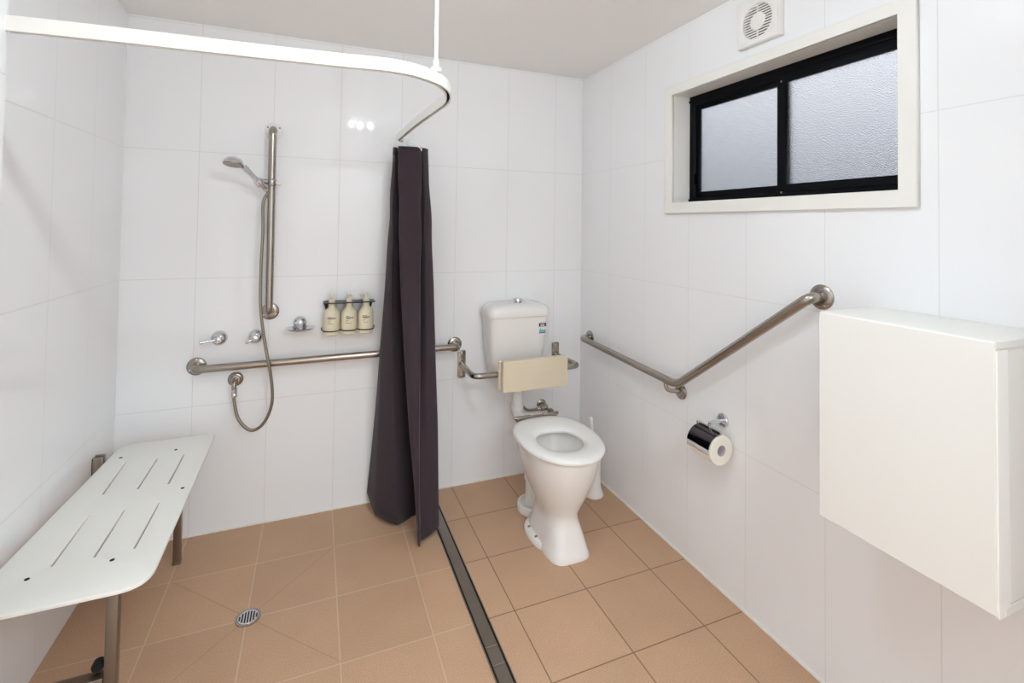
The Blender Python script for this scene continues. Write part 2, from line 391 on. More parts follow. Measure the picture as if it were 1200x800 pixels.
# taps
def tap(x, z, label, ang, ln=.052):
    t = thing('shower_tap', label, 'tap', (x, 0, z), 'shower taps')
    MB().lathe([(.035, 0), (.035, .004), (.034, .010), (.030, .018), (.023, .025), (.016, .029), (.014, .030)], (x, 0, z), (0,-1,0), 36).build('cover_plate', 'chrome', t)
    h = MB().lathe([(.014, .028), (.0155, .034), (.0155, .05), (.013, .056), (.001, .058)], (x, 0, z), (0,-1,0), 24).build('handle', 'chrome', t)
    d = Vector((math.cos(R(ang)), -.25, math.sin(R(ang)))).normalized(); a = Vector((x, -.044, z))
    MB().tube([a, a+d*ln*.4, a+d*ln*.75, a+d*(ln-.004), a+d*ln], .006, 14, radii=[.0055, .005, .0062, .0075, .003]).build('lever', 'chrome', h)
tap(-1.978, .914, 'chrome lever tap left of the vertical rail, its lever pointing left', 184, .075)
tap(-1.823, .911, 'chrome lever tap right behind the shower hose, below the vertical rail', 205, .045)

# soap dish
x, z = -1.626, .955
t = thing('soap_dish', 'small chrome soap dish on the back wall left of the bottle rack', 'soap dish', (x, 0, z))
MB().lathe([(.033, 0), (.033, .004), (.031, .014), (.024, .026), (.012, .033), (.001, .035)], (x, 0, z+.012), (0,-1,0), 36).build('wall_dome', 'chrome', t)
b = [sup(x+.004, -.055, rx, ry, zz, 2.6, 40) for rx, ry, zz in ((.030, .028, z-.022), (.058, .044, z-.014), (.068, .050, z-.006), (.069, .051, z-.004), (.064, .047, z-.006), (.03, .026, z-.012))]
MB().loft(b).build('dish', 'chrome', t)

# bottle rack + three pump bottles
bx = (-1.478, -1.394, -1.311); BY = -.056; BZ = .906
t = thing('bottle_rack', 'black wall rack holding three cream pump bottles in the shower', 'rack', (-1.39, 0, 1.06))
MB().plate(rrect(-1.52, -1.268, -.088, 0, .004, 2), [circ(q_, BY, .0175, 24) for q_ in bx], .004, FLOOR(1.066), .0).build('neck_plate', 'blackp', t)
MB().plate([(-1.518, 1.067), (-1.505, 1.02), (-1.495, 1.02), (-1.46, 1.052), (-1.325, 1.052), (-1.292, 1.02), (-1.283, 1.02), (-1.27, 1.067)], [], .004, BACK(0)).build('back_plate', 'blackp', t)
wr = MB()
pts = [(-1.524, 0, .932), (-1.524, -.04, .93)]
for q_ in bx:
    for k in range(9):
        a = PI + PI*k/8; pts.append((q_ + .0405*math.cos(a), BY + .0405*math.sin(a), .929))
pts += [(-1.266, -.04, .93), (-1.266, 0, .932)]
wr.tube(pts, .0028, 8); wr.build('wire_guard', 'blackp', t)
INK = [  # (z above base, x start, x end, height, ink)
    [(.094, -.02, .002, .0022), (.088, -.021, .019, .0042), (.081, -.018, -.001, .0016), (.074, -.02, -.006, .0012), (.068, -.02, -.004, .0012), (.061, -.021, .008, .0016), (.024, -.018, .014, .0014)],
    [(.094, -.017, .002, .0022), (.087, -.018, .02, .0042), (.081, -.012, .004, .0018), (.074, -.017, -.003, .0012), (.068, -.018, -.006, .0012), (.061, -.019, .01, .0016), (.024, -.018, .014, .0014)],
    [(.094, -.02, .002, .0022), (.087, -.021, .014, .0042), (.081, -.012, .006, .0018), (.074, -.018, -.006, .0012), (.068, -.018, -.01, .0012), (.061, -.014, .006, .0016), (.024, -.018, .014, .0014)]]
for bi, (q_, rot, lab) in enumerate(zip(bx, (-100, -60, 178), ('cream pump bottle at the left end of the black rack, by the soap dish', 'cream pump bottle in the middle of the black rack', 'cream pump bottle at the right end of the black rack, beside the curtain'))):
    b = thing('pump_bottle', lab, 'bottle', (q_, BY, BZ), 'pump bottles in the rack')
    MB().lathe([(.031, 0), (.0365, .004), (.0378, .01), (.0378, .102), (.0362, .112), (.030, .125), (.020, .136), (.0168, .140), (.0165, .146), (.0165, .165), (.001, .165)], (q_, BY, BZ), (0,0,1), 40).build('bottle_body', 'bottle', b)
    pm = MB().lathe([(.0155, .164), (.0155, .176), (.011, .181), (.006, .183), (.006, .196), (.0095, .198), (.0095, .207), (.004, .209)], (q_, BY, BZ), (0,0,1), 24)
    a = R(rot); d = Vector((math.cos(a), math.sin(a), 0)); o = Vector((q_, BY, BZ+.203))
    pm.tube([o, o+d*.018, o+d*.027+Vector((0,0,-.004)), o+d*.03+Vector((0,0,-.011))], .0045, 12)
    pm.build('pump', 'bottle', b)
    ink = MB()
    for zz, x0, x1, hh_ in INK[bi]:
        x = x0
        while x < x1:        # words as short runs of ink following the curved face
            x2 = min(x + random.uniform(.004, .008), x1)
            a0, a1 = -PI/2 + x/.0376*1.0, -PI/2 + x2/.0376*1.0
            V = []
            ring = lambda r_: [[(q_+r_*math.cos(a0+(a1-a0)*k/3), BY+r_*math.sin(a0+(a1-a0)*k/3), BZ+zz+s_*hh_*.55) for k in range(4)] for s_ in (-1, 1)]
            A, B_ = ring(.0376), ring(.0381)
            ink.loft([A[0], B_[0], B_[1], A[1]], False, False, closed=False, loop=True)
            x = x2 + .0013
    ink.build('printed_label', 'ink', b, smooth=False, label='dark printed lettering')

# ------------------------------------------------------------------ curtain track, hanger, curtain
TZ = 1.9; TH = .037; TWD = .02
path = [(XN, -1.222), (-2.05, -1.239), (-1.72, -1.259), (-1.507, -1.276), (-1.394, -1.289), (-1.32, -1.280), (-1.266, -1.255), (-1.212, -1.213), (-1.172, -1.155), (-1.146, -1.085), (-1.131, -1.0), (-1.136, -.874), (-1.155, -.559), (-1.167, -.121)]
pp = smooth_path([(x, y, 0) for x, y in path], 8)
t = thing('curtain_track', 'white curved shower curtain track running from the left side to the back wall', 'curtain track', (-1.5, -1.25, TZ))
def sweep(profile, P):
    """profile (offset to the right of travel, z) swept along a horizontal path, mitred"""
    rings = []
    for i, p in enumerate(P):
        d = (P[min(i+1, len(P)-1)]-P[max(i-1, 0)]).normalized(); nrm = Vector((d.y, -d.x, 0))
        rings.append([Vector((p.x, p.y, 0)) + nrm*u + Vector((0, 0, v)) for u, v in profile])
    return MB().loft(rings)
tw = TWD
prof = [(0, TZ), (0, TZ+TH-.003), (-.003, TZ+TH), (-tw+.003, TZ+TH), (-tw, TZ+TH-.003), (-tw, TZ), (-tw+.005, TZ), (-tw+.005, TZ+.012), (-.005, TZ+.012), (-.005, TZ)]
sweep(prof, pp).build('rail', 'track', t)
sweep([(-.0052, TZ+.0075), (-.0052, TZ+.0115), (-tw+.0052, TZ+.0115), (-tw+.0052, TZ+.0075)], pp).build('runner_slot', 'dark', t, label='dark slot under the track')
e = pp[-1]
MB().box(e.x-.001, e.x+tw+.001, e.y, e.y+.004, TZ-.001, TZ+TH+.001, .001).build('end_cap', 'steel', t)
RX, RY = -1.232, -1.222
MB().tube([(RX, RY, TZ+TH-.002), (RX, RY, H-.006)], .0062, 16).build('hanger_rod', 'track', t)
MB().lathe([(.03, 0), (.03, .004), (.012, .008)], (RX, RY, H), (0,0,-1), 24).build('ceiling_rose', 'track', t)
MB().box(RX-.016, RX+.016, RY-.012, RY+.012, TZ+TH, TZ+TH+.012, .003).lathe([(.009, 0), (.009, .026)], (RX, RY, TZ+TH+.008), (0,0,1), 16).build('track_bracket', 'track', t)

LV = [(1.855, [(-1.204,-0.17),(-1.2,-0.2),(-1.173,-0.15),(-1.185,-0.24),(-1.081,-0.25),(-1.058,-0.15),(-1.065,-0.235),(-1.037,-0.21),(-1.036,-0.14)]),
 (1.500, [(-1.217,-0.171),(-1.206,-0.216),(-1.167,-0.166),(-1.182,-0.279),(-1.086,-0.291),(-1.065,-0.204),(-1.057,-0.269),(-1.02,-0.241),(-1.028,-0.161)]),
 (1.150, [(-1.23,-0.172),(-1.209,-0.231),(-1.154,-0.181),(-1.172,-0.317),(-1.09,-0.331),(-1.071,-0.258),(-1.051,-0.303),(-1.007,-0.272),(-1.019,-0.182)]),
 (0.800, [(-1.242,-0.173),(-1.204,-0.246),(-1.13,-0.196),(-1.153,-0.356),(-1.092,-0.371),(-1.076,-0.312),(-1.047,-0.336),(-0.998,-0.302),(-1.009,-0.204)]),
 (0.500, [(-1.25,-0.174),(-1.191,-0.259),(-1.105,-0.209),(-1.133,-0.388),(-1.098,-0.406),(-1.081,-0.358),(-1.042,-0.365),(-0.988,-0.329),(-0.998,-0.222)]),
 (0.250, [(-1.253,-0.174),(-1.176,-0.27),(-1.078,-0.22),(-1.11,-0.416),(-1.096,-0.435),(-1.084,-0.396),(-1.038,-0.389),(-0.986,-0.351),(-0.992,-0.237)]),
 (0.030, [(-1.255,-0.175),(-1.165,-0.28),(-1.062,-0.23),(-1.097,-0.44),(-1.093,-0.46),(-1.083,-0.43),(-1.035,-0.41),(-0.984,-0.37),(-0.983,-0.25)])]
flap = [(-1.19,-.12),(-1.205,-.11),(-1.22,-.095),(-1.237,-.075),(-1.25,-.055),(-1.266,-.04),(-1.283,-.032)]
zb_ = [.07, .028, .02, .02, .012, .01, .014, .02, .03, .06]          # hem height along the path
lev = []
for (z, P), f in zip(LV, flap): lev.append((z, [f]+P))
rings = []
NZ = 44
for k in range(NZ+1):
    u = k/NZ; zt = 1.855 + (.03-1.855)*u
    i = 0
    while i < len(lev)-2 and zt < lev[i+1][0]: i += 1
    (z0, A), (z1, B_) = lev[i], lev[i+1]; s_ = (z0-zt)/(z0-z1)
    row = []
    for j in range(len(A)):
        x = A[j][0]+(B_[j][0]-A[j][0])*s_; y = A[j][1]+(B_[j][1]-A[j][1])*s_
        wob = .0035*math.sin(17*zt + 1.7*j)*math.sin(PI*min(1, u*3))
        zz = 1.855 + (zb_[j]-1.855)*u
        row.append(Vector((x + wob, y + wob*.6, zz)))
    S = []
    for j in range(len(row)-1):
        a, b_, c_, d = row[max(j-1, 0)], row[j], row[j+1], row[min(j+2, len(row)-1)]
        for q_ in range(7):
            t_ = q_/7
            cub = .5*((2*b_) + (c_-a)*t_ + (2*a-5*b_+4*c_-d)*t_*t_ + (3*b_-a-3*c_+d)*t_**3)
            lin = b_*(1-t_)+c_*t_
            S.append(cub*.55+lin*.45)
    S.append(row[-1]); rings.append(S)
t = thing('shower_curtain', 'dark plum shower curtain gathered at the end of the white track', 'curtain', (-1.12, -.25, 0))
cm = MB().loft(rings, False, False, closed=False)
cu = cm.build('curtain_cloth', 'curtain', t, ang=75)
sm = cu.modifiers.new('solid', 'SOLIDIFY'); sm.thickness = .003; sm.offset = 0
# top hem band follows the same folds
hem = []
for zz, o_ in ((1.858, .003), (1.822, .003)):
    hem.append([Vector((p.x, p.y, zz)) for p in rings[0]])
hb = MB().loft(hem, False, False, closed=False).build('top_hem', 'curtain', t, ang=75)
sm = hb.modifiers.new('solid', 'SOLIDIFY'); sm.thickness = .006; sm.offset = 0
for k, (xx, yy, xc, yc) in enumerate(((-1.152, -.15, -1.16, -.20), (-1.151, -.19, -1.135, -.243), (-1.150, -.23, -1.125, -.244), (-1.148, -.27, -1.083, -.25))):
    MB().tube(smooth_path([(xx, yy, TZ+.008), (xx+.002, yy, TZ-.012), (xx+.010, yy-.004, TZ-.02), ((xx+xc)/2, (yy+yc)/2, TZ-.03), (xc, yc-.006, 1.852), (xc+.004, yc-.008, 1.84), (xc+.006, yc-.006, 1.85)], 6), .0024, 8).build('hook', 'plastic', t, label='white plastic curtain hook')

# ------------------------------------------------------------------ floor drain and channel drain
t = thing('floor_drain', 'round silver floor drain grate in the shower floor', 'drain', (DR[0], DR[1], 0))
slots = []
for i in range(-3, 4):
    a = .0095*i; hl = math.sqrt(max(0, .0315**2 - a*a)) - .002
    slots.append([(DR[0]+a-.0026, DR[1]-hl), (DR[0]+a+.0026, DR[1]-hl), (DR[0]+a+.0026, DR[1]+hl), (DR[0]+a-.0026, DR[1]+hl)])
MB().plate(circ(*DR, .035, 40), slots, .003, FLOOR(.0015)).build('grate', 'chrome', t, smooth=False)
MB().plate(circ(*DR, .0435, 48), [circ(*DR, .0358, 40)], .0035, FLOOR(.0005), .001).build('rim', 'steel', t)
MB().lathe([(.0355, .0004), (.0355, .0012)], (DR[0], DR[1], 0), (0,0,1), 40).build('sump', 'dark', t)

t = thing('channel_drain', 'long steel channel drain between shower floor and toilet floor', 'drain', (-.96, -1.2, 0))
cl, cr_ = -.991, -.929
MB().box(cl, cr_, YF+.05, -.02, .0004, .0012).build('trough', 'dark', t, smooth=False)
MB().box(cl-.001, cl+.002, YF+.05, -.02, 0, .003).box(cr_-.002, cr_+.001, YF+.05, -.02, 0, .003).build('edge_frame', 'steel', t, smooth=False)
for a, b_ in ((-.022, -1.058), (-1.0605, -1.132), (-1.1345, -1.8), (-1.803, YF+.052)):
    MB().box(cl+.0095, cr_-.0095, b_, a, .001, .0042, .0006, 1).build('cover_strip', 'dsteel', t, smooth=False)

# ------------------------------------------------------------------ fold-down shower seat
t = thing('shower_bench', 'white slotted fold-down shower bench on steel legs at the left wall', 'shower bench', (-2.15, -.6, 0))
ZS = .489
# seat outline: corners measured, slightly skewed
c4 = [(-2.318, -.094), (-1.966, -.094), (-1.955, -1.098), (-2.360, -1.098)]
def roundpoly(P, rs, n=8):
    out = []
    for i in range(len(P)):
        p = Vector(P[i]); a = (Vector(P[i-1])-p).normalized(); b_ = (Vector(P[(i+1) % len(P)])-p).normalized(); r = rs[i]
        for k in range(n+1):
            t_ = k/n; A, B_ = p+a*r, p+b_*r
            out.append(tuple(A*(1-t_)**2 + p*2*t_*(1-t_) + B_*t_*t_))
    return out
def slot(x0, y0, x1, y1, w=.0026):
    return [(x0-w, y0-.003), (x0, y0), (x0+w, y0-.003), (x1+w, y1+.003), (x1, y1), (x1-w, y1+.003)]
holes = [slot(-2.249, -.278, -2.240, -.535), slot(-2.142, -.285, -2.138, -.535), slot(-2.051, -.278, -2.046, -.532),
         slot(-2.232, -.667, -2.226, -.925), slot(-2.136, -.668, -2.132, -.921), slot(-2.042, -.660, -2.039, -.915)]
MB().plate(roundpoly(c4, [.06, .03, .075, .06]), holes, .011, FLOOR(ZS), .002).build('seat_panel', 'seatp', t)
for px_, py_ in ((-2.28, -.232), (-2.092, -.225), (-1.99, -.582), (-2.262, -.964), (-2.08, -.952)):
    MB().lathe([(.006, 0), (.006, .0008), (.003, .0016), (.001, .0012)], (px_, py_, ZS+.0108), (0,0,1), 16).build('screw', 'dark', t)
MB().box(-2.33, -2.03, -.235, -.205, ZS-.026, ZS-.0005, .002).box(-2.33, -2.03, -.975, -.945, ZS-.026, ZS-.0005, .002).box(-2.085, -2.055, -.96, -.22, ZS-.027, ZS-.001, .002).build('under_frame', 'dsteel', t)
for ly, lx in ((-.185, -2.084), (-.975, -2.066)):
    lg = MB().box(lx-.014, lx+.014, ly-.014, ly+.014, .004, ZS-.026, .002).build('leg', 'dsteel', t)
    MB().box(lx-.016, lx+.016, ly-.016, ly+.016, 0, .010, .002).build('foot', 'dsteel', lg)
    br = MB().box(-W+.004, lx-.0142, ly-.018, ly+.018, .160, .204, .003).build('brace', 'dsteel', t)
    MB().lathe([(.013, 0), (.015, .004), (.015, .02), (.011, .026)], (lx-.034, ly+.002, .222), (0,1,0), 24).build('pivot', 'dark', br)
for ly in (-.215, -.945):
    MB().box(-W, -W+.006, ly-.020, ly+.020, .36, .512, .002).box(-W, -W+.036, ly+.013, ly+.020, .36, .512, .002).box(-W, -W+.036, ly-.020, ly-.013, .36, .512, .002).build('wall_bracket', 'steel', t)

# ------------------------------------------------------------------ toilet
XT = -.478
def egg(cx, yb, yf, rx, z, n=48, e=2.15):
    """plan ring: back yb, front yf, widest a little behind the middle"""
    out = []
    cy = yb*.52 + yf*.48
    for i in range(n):
        a = 2*PI*i/n; c_, s_ = math.cos(a), math.sin(a)
        ry = (yb-cy) if s_ > 0 else (cy-yf); ee = e + .5 if s_ > 0 else e
        out.append((cx + rx*math.copysign(abs(c_)**(2/ee), c_), cy + ry*math.copysign(abs(s_)**(2/ee), s_), z))
    return out
t = thing('toilet', 'white ceramic pedestal toilet with open seat in front of the back wall', 'toilet', (XT, -.6, 0))
o = [egg(XT, -.46, -.792, .102, 0, e=4.2), egg(XT, -.46, -.792, .102, .010, e=4.2), egg(XT, -.462, -.786, .098, .022, e=4), egg(XT, -.468, -.770, .088, .07, e=3.6), egg(XT, -.475, -.752, .077, .12, e=3.0), egg(XT, -.48, -.745, .073, .15, e=2.6),
     egg(XT, -.478, -.752, .084, .18), egg(XT, -.465, -.775, .108, .225), egg(XT, -.445, -.802, .132, .28), egg(XT, -.42, -.828, .153, .34), egg(XT, -.40, -.846, .167, .40), egg(XT, -.392, -.852, .172, .435), egg(XT, -.392, -.852, .172, .446), egg(XT, -.4, -.846, .165, .455),
     egg(XT, -.47, -.80, .115, .455), egg(XT, -.475, -.795, .108, .44), egg(XT, -.49, -.785, .1, .40), egg(XT, -.51, -.75, .08, .33), egg(XT, -.55, -.70, .05, .29), egg(XT, -.58, -.66, .02, .28)]
MB().loft(o).build('pan', 'ceramic', t, ang=60)
# rear deck, trap and foot flange belong to the pan casting but read as pieces of their own
MB().loft([[(XT+a*w_, y, z) for a, z in ((-1, .375), (-.8, .345), (.8, .345), (1, .375), (1, .395), (.85, .408), (-.85, .408), (-1, .395))] for w_, y in ((.042, -.255), (.05, -.27), (.075, -.34), (.12, -.42), (.14, -.46))]).build('rear_deck', 'ceramic', t, ang=60)
MB().tube(smooth_path([(XT, -.50, .27), (XT, -.455, .22), (XT, -.432, .28), (XT, -.40, .325), (XT, -.368, .28), (XT, -.36, .16)], 8), .052, 24).build('trap', 'ceramic', t)
MB().loft([[(XT+u*.035, y, z) for u, y in ((-1.5, -.52), (-1.3, yb_), (1.3, yb_), (1.5, -.52))] for z, yb_ in ((.005, -.45), (.06, -.432), (.18, -.425), (.30, -.41))]).build('trap_web', 'ceramic', t, smooth=False)
fl = MB()
fl.loft([sup(XT, -.565, .121, .135, 0, 2.8), sup(XT, -.565, .121, .135, .014, 2.8), sup(XT, -.565, .113, .127, .026, 2.8), sup(XT, -.57, .085, .10, .034, 2.6)])
fl.build('foot_flange', 'ceramic', t, ang=50)
for sx in (-1, 1):
    for yy in (-.525, -.605): MB().lathe([(.0085, 0), (.0085, .003), (.005, .006), (.001, .0055)], (XT+sx*.1, yy, .0255), (sx*.25,0,.97), 14).build('floor_bolt', 'dsteel', t)
MB().lathe([(.044, .02), (.044, .19)], (XT, -.36, 0), (0,0,1), 32).build('waste_pipe', 'plastic', t)
MB().lathe([(.070, 0), (.079, .004), (.081, .03), (.079, .042), (.069, .044), (.060, .030), (.046, .030)], (XT-.006, -.36, 0), (0,0,1), 40).build('pipe_collar', 'plastic', t)
# seat ring: ring cross-section swept round the egg
def seat_ring(p, dz):
    """p 0 = outer lower edge .. 1 = inner lower edge"""
    return p
outer = lambda k, z: egg(XT, -.375+k, -.880-k, .192+k, z, 64, 2.1)
inner = lambda k, z: egg(XT-.006, -.538+k, -.772-k, .106+k, z, 64, 2.0)
mid = [((a[0]+b_[0])/2, (a[1]+b_[1])/2, .486) for a, b_ in zip(outer(0, 0), inner(0, 0))]
m2 = [(a[0]*.8+b_[0]*.2, a[1]*.8+b_[1]*.2, .4865) for a, b_ in zip(outer(0, 0), inner(0, 0))]
m3 = [(a[0]*.25+b_[0]*.75, a[1]*.25+b_[1]*.75, .4815) for a, b_ in zip(outer(0, 0), inner(0, 0))]
rg = [outer(-.006, .459), outer(0, .464), outer(.001, .472), outer(-.004, .481), m2, mid, m3, inner(.003, .477), inner(-.002, .470), inner(.002, .460)]
MB().loft(rg, loop=True).build('seat', 'plastic', t, ang=60)
hg = MB().tube([(XT-.105, -.360, .479), (XT+.125, -.360, .479)], .0055, 12).build('hinge', 'steel', t)
for sx in (-1, 1): MB().box(XT+.01+sx*.08-.036, XT+.01+sx*.08+.036, -.372, -.349, .458, .483, .005).lathe([(.0075, -.045), (.0085, -.042), (.0085, .042), (.0075, .045)], (XT+.01+sx*.08, -.360, .480), (1,0,0), 16).build('hinge_block', 'steel', hg)
MB().lathe([(.034, 0), (.034, .014), (.03, .018)], (XT, -.245, .40), (0,1,0), 28).build('pan_inlet', 'ceramic', t)

# cistern
t = thing('toilet_cistern', 'white ceramic toilet cistern with dual flush button on the back wall', 'cistern', (XT, 0, .63))
XC, DZC = XT-.010, -.026
def cis(hw, yf, z, e=5): return sup(XC, yf/2-.001, hw, -yf/2, z, e, 56)
MB().loft([cis(.130, -.13, .618, 4), cis(.144, -.145, .63, 4.5), cis(.157, -.158, .69), cis(.170, -.17, .79), cis(.178, -.178, .88), cis(.181, -.181, .959)]).build('tank', 'ceramic', t, ang=50)
MB().loft([cis(.181, -.184, .960), cis(.190, -.190, .962), cis(.192, -.192, .974), cis(.189, -.189, .998), cis(.178, -.180, 1.014), cis(.148, -.155, 1.026), cis(.085, -.11, 1.031)]).build('lid', 'ceramic', t, ang=50)
fb = MB().lathe([(.026, 0), (.026, .004), (.021, .006), (.021, .014), (.029, .016), (.031, .020), (.029, .025), (.001, .027)], (XT+.006, -.095, 1.028), (0,0,1), 32).build('flush_button', 'chrome', t)
yq = -.1806
st = MB().box(XT+.103, XT+.146, yq-.0007, yq+.004, .901, .920).build('rating_label', 'ink2', t, smooth=False, label='black rating label with pale marks')
mk = MB()
for k in range(6): mk.box(XT+.112+k*.0042, XT+.1148+k*.0042, yq-.0012, yq+.003, .911, .917)
mk.box(XT+.111, XT+.137, yq-.0012, yq+.003, .904, .908); mk.build('label_marks', 'plastic', st, smooth=False)
MB().box(XT+.1, XT+.148, yq-.0004, yq+.005, .858, .9005).build('label_ground', 'ceramic', st, smooth=False)
bl = MB().box(XT+.103, XT+.145, yq-.0010, yq+.004, .863, .884).build('blue_panel', 'blue', st, smooth=False, label='pale blue water label')
MB().box(XT+.105, XT+.142, yq-.0014, yq+.003, .865, .8695).box(XT+.109, XT+.1115, yq-.0014, yq+.003, .882, .896).build('panel_marks', 'navy', st, smooth=False)
fp = MB().tube([(XT, -.085, .6175), (XT, -.12, .55), (XT, -.12, .40), (XT, -.2, .40), (XT, -.2268, .40)], .029, 20, .07, 8).build('flush_pipe', 'plastic', t)
MB().lathe([(.033, 0), (.036, .004), (.036, .03), (.033, .034)], (XT, -.12, .425), (0,0,1), 24).build('collar', 'plastic', fp)

# stop valve with braided hose
vx, vz = -.268, .392
t = thing('stop_valve', 'small steel water stop valve with curved hose beneath the backrest', 'valve', (vx, 0, vz))
MB().lathe([(.03, 0), (.03, .004), (.024, .009), (.014, .011), (.012, .03)], (vx, 0, vz), (0,-1,0), 28).build('flange', 'steel', t)
MB().lathe([(.016, -.022), (.018, -.02), (.018, .02), (.014, .024)], (vx-.004, -.04, vz-.006), (1,0,0), 20).build('valve_body', 'steel', t)
MB().lathe([(.008, 0), (.008, .018), (.017, .02), (.019, .026), (.019, .038), (.014, .042)], (vx+.012, -.05, vz-.012), (.45,-.8,-.3), 18).build('valve_knob', 'steel', t)
MB().tube(smooth_path([(vx-.022, -.04, vz-.006), (vx-.06, -.04, vz-.012), (vx-.115, -.042, vz-.004), (vx-.15, -.045, vz+.035), (vx-.158, -.05, vz+.10), (vx-.138, -.06, vz+.16), (vx-.11, -.07, .617)], 8), .0075, 12).build('supply_hose', 'hose', t)
MB().lathe([(.0105, 0), (.0115, .002), (.0115, .018), (.0095, .02)], (vx-.045, -.04, vz-.009), (1,0,0), 14).build('hose_nut', 'chrome', t)

# ------------------------------------------------------------------ toilet backrest
t = thing('padded_support_rail', 'cream padded back support on a bent steel rail in front of the cistern', 'back support', (XT, 0, .68))
YB = -.262; bz = .684
MB().tube([(XT-.298, -.012, .682), (XT-.310, YB, bz), (XT+.318, YB, bz), (XT+.298, -.012, .684)], .0152, 20, .05, 10).build('rail', 'steel', t)
for sx in (-1, 1):
    p = MB().plate(rrect(XT+sx*.298-.0225, XT+sx*.298+.0225, .605, .76, .01), [], .011, BACK(0), .002).build('wall_plate', 'steel', t)
    MB().lathe([(.0185, 0), (.0185, .012), (.016, .015)], (XT+sx*.298, -.011, .683), (0,-1,0), 20).build('socket', 'steel', p)
    for zz in (.622, .743): MB().lathe([(.004, 0), (.004, .0015), (.001, .003)], (XT+sx*.298, -.011, zz), (0,-1,0), 10).build('screw', 'chrome', p)
MB().plate(rrect(XT-.180, XT+.200, .606, .760, .008), [], .016, BACK(YB-.016), .003).build('back_board', 'cream', t)
MB().plate(rrect(XT-.170, XT+.210, .602, .765, .012), [], .034, BACK(YB-.033), .007).build('pad', 'cream', t)

# ------------------------------------------------------------------ toilet brush
t = thing('brush_holder', 'white flared toilet brush holder on the floor behind the toilet', 'brush holder', (-.112, -.35, 0))
MB().lathe([(.052, 0), (.054, .004), (.052, .012), (.044, .03), (.038, .06), (.036, .12), (.038, .20), (.044, .245), (.041, .245), (.034, .19), (.032, .05), (.03, .012)], (-.112, -.35, 0), (0,0,1), 36).build('cup', 'plastic', t)
t = thing('toilet_brush', 'white toilet brush standing in its holder, handle showing behind the seat', 'brush', (-.118, -.352, .02))
MB().tube([(-.113, -.35, .10), (-.121, -.353, .26), (-.136, -.357, .418)], .008, 14, radii=[.006, .0085, .0095]).lathe([(.0095, 0), (.0095, .006), (.004, .011)], (-.136, -.357, .416), (-.12,-.03,1), 14).build('handle', 'plastic', t)
br = MB()
br.lathe([(.004, .03), (.022, .035), (.026, .06), (.026, .09), (.018, .105), (.006, .11)], (-.112, -.35, 0), (0,0,1), 20); br.build('bristle_head', 'plastic', t)

# ------------------------------------------------------------------ toilet roll holder
ty, tz = -1.150, .690
t = thing('toilet_roll_holder', 'chrome toilet roll holder with curved cover on the right wall', 'toilet roll holder', (0, ty, tz))
MB().lathe([(.027, 0), (.027, .006), (.024, .009)], (0, ty, tz), (-1,0,0), 32).build('wall_rose', 'chrome', t)
MB().tube([(-.006, ty, tz), (-.072, ty, tz-.003)], .0085, 18).build('arm', 'chrome', t)
RC = Vector((-.070, 0, .602)); RA = .057
def cover_ring(r, y, a0, a1):
    return [Vector((RC.x + r*math.cos(a), y, RC.z + r*math.sin(a))) for a in [R(a0 + (a1-a0)*k/20) for k in range(21)]]
def cover_shell(r0, r1, y0, y1, a0, a1):
    A = cover_ring(r0, y0, a0, a1); B_ = cover_ring(r1, y0, a0, a1); A2 = cover_ring(r0, y1, a0, a1); B2 = cover_ring(r1, y1, a0, a1)
    return MB().loft([A + B_[::-1], A2 + B2[::-1]])
y0, y1 = ty+.062, ty-.054
co = cover_shell(.0605, .0625, y0, y1, 84, 170).build('cover', 'reflchrome', t, ang=50)
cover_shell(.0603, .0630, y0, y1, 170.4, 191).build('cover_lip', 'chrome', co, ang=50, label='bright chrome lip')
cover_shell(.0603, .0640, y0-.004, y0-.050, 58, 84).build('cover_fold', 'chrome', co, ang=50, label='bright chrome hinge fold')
MB().tube([(-.066, y0, tz-.022), (-.066, y1, tz-.022)], .006, 14).tube([(-.07, ty, tz-.004), (-.068, ty, tz-.026)], .009, 14).build('hinge', 'chrome', t)
MB().tube([(-.070, ty+.07, tz-.018), (-.070, ty+.073, .6025+.017), (-.070, ty-.05, .6025+.017)], .0035, 10, .012, 6).build('roll_bar', 'chrome', t)
t = thing('toilet_roll', 'white paper toilet roll under the chrome cover on the right wall', 'toilet roll', (RC.x, ty, .602))
y0, y1 = ty+.060, ty-.060; rings = []
for r, y in ((.0215, y0), (RA-.002, y0), (RA, y0-.002), (RA, y1+.002), (RA-.002, y1), (.0215, y1)):
    rings.append([(RC.x + r*math.cos(2*PI*k/48), y, RC.z + r*math.sin(2*PI*k/48)) for k in range(48)])
MB().loft(rings, False, False, loop=True).build('paper', 'paper', t)
rings = [[(RC.x + r*math.cos(2*PI*k/40), y, RC.z + r*math.sin(2*PI*k/40)) for k in range(40)] for r, y in ((.0214, y0-.0005), (.0214, y1+.0005), (.0202, y1+.0005), (.0202, y0-.0005))]
MB().loft(rings, False, False, loop=True).build('core', 'card', t)

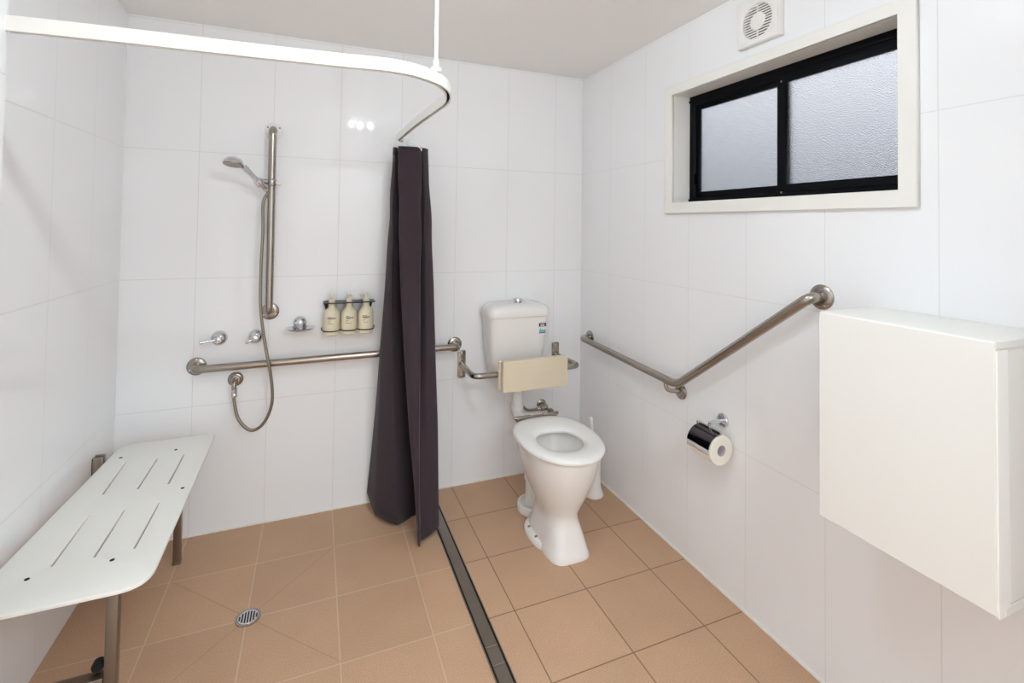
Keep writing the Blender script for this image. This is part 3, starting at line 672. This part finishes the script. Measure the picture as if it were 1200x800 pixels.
# ------------------------------------------------------------------ wall cabinet
t = thing('wall_cabinet', 'plain white box cabinet mounted on the right wall near the viewer', 'cabinet', (0, -1.95, .68))
CY0, CY1, CZ0, CZ1, CX = -1.735, -2.110, .684, 1.242, -.252
MB().box(CX+.02, 0, CY1+.003, CY0-.001, CZ0+.018, CZ1-.016, .001, 1).build('carcass', 'cab', t, smooth=False)
MB().box(CX, CX+.018, CY1, CY0, CZ0, CZ1-.001, .0015, 1).build('front_panel', 'cab', t, smooth=False)
MB().box(CX+.003, 0, CY1-.001, CY0+.001, CZ1-.016, CZ1+.0015, .002, 1).build('top_board', 'cab', t, smooth=False)
MB().box(CX+.0245, 0, CY1-.004, CY0, CZ0-.004, CZ0+.014, .002, 1).build('bottom_board', 'cab', t, smooth=False)
MB().box(CX+.004, CX+.046, CY1-.003, CY1+.004, CZ0-.006, CZ1-.018, .001, 1).build('edge_profile', 'track', t, smooth=False)
MB().box(CX+.049, 0, CY1-.002, CY1+.004, CZ0+.015, CZ1-.022, .001, 1).build('side_panel', 'cab', t, smooth=False)

# ------------------------------------------------------------------ ceiling light (just above the frame, seen only in reflections)
LX, LY = -1.22, -1.78
t = thing('ceiling_light', 'round white ceiling light with three small lamps above the room', 'light', (LX, LY, H))
MB().lathe([(.15, 0), (.15, .012), (.14, .022), (.001, .024)], (LX, LY, H), (0,0,-1), 48).build('base_plate', 'plastic', t)
for dx_, dy_ in ((-.075, .01), (.0, -.01), (.085, .01)):
    k = MB().lathe([(.022, 0), (.022, .022), (.016, .026)], (LX+dx_, LY+dy_, H-.022), (0,0,-1), 28).build('lamp_holder', 'plastic', t)
    MB().lathe([(.006, 0), (.010, .008), (.014, .020), (.014, .034), (.009, .042), (.001, .045)], (LX+dx_, LY+dy_, H-.047), (0,0,-1), 24).build('bulb', 'lamp', k)

# ------------------------------------------------------------------ lights: ceiling lamps, added fill light beyond the doorway, daylight
def area(name, loc, size, power, rot=(0,0,0), col=(1,1,1), shape='DISK', sy=None):
    l_ = bpy.data.lights.new(name, 'AREA'); l_.shape = shape; l_.size = size; l_.energy = power; l_.color = col
    if sy: l_.size_y = sy
    o = bpy.data.objects.new(name, l_); C.objects.link(o); o.location = loc; o.rotation_euler = rot; return o
area('hall_fill_light', (-.85, -3.5, H-.05), 1.1, 47, col=(.79, .915, 1.0), shape='RECTANGLE', sy=.9)  # unseen fill light, added to brighten the room from behind the camera

w = bpy.data.worlds.new('sky'); bpy.context.scene.world = w; w.use_nodes = True
n, l = w.node_tree.nodes, w.node_tree.links; bg = n['Background']
tc = n.new('ShaderNodeTexCoord'); s = n.new('ShaderNodeSeparateXYZ'); l.new(tc.outputs['Generated'], s.inputs[0])
cr = n.new('ShaderNodeValToRGB'); cr.color_ramp.interpolation = 'LINEAR'
e = cr.color_ramp.elements; e[0].position = .0; e[0].color = (.16, .17, .18, 1); e[1].position = 1; e[1].color = (.95, 1, 1.08, 1)
for ps, cc in ((.50, (.25, .27, .28, 1)), (.535, (.28, .31, .36, 1)), (.575, (.42, .45, .53, 1)), (.61, (.80, .83, .90, 1)), (.64, (1.0, 1.03, 1.1, 1))):
    cr.color_ramp.elements.new(ps).color = cc
l.new(mth(n, l, 'MULTIPLY_ADD', s.outputs['Z'], .5, .5), cr.inputs['Fac']); l.new(cr.outputs['Color'], bg.inputs['Color'])
bg.inputs['Strength'].default_value = 1.0

# ------------------------------------------------------------------ camera
cam = bpy.data.cameras.new('camera'); co = bpy.data.objects.new('camera', cam); C.objects.link(co)
co.location = (-1.56078, -2.66994, 1.46914); co.rotation_euler = (1.594719, -.014541, -.381058)
cam.sensor_width = 36; cam.sensor_fit = 'HORIZONTAL'; cam.lens = 566.0035*36/1200
cam.shift_x = (600-597.358)/1200; cam.shift_y = -(400-251.083)/1200
cam.clip_start = .02
sc = bpy.context.scene; sc.camera = co
sc.view_settings.view_transform = 'Standard'; sc.view_settings.look = 'None'
sc.view_settings.gamma = 1; sc.view_settings.use_curve_mapping = False
sc.view_settings.exposure = 0
sc.cycles.max_bounces = 14; sc.cycles.diffuse_bounces = 8; sc.cycles.glossy_bounces = 6; sc.cycles.transmission_bounces = 8
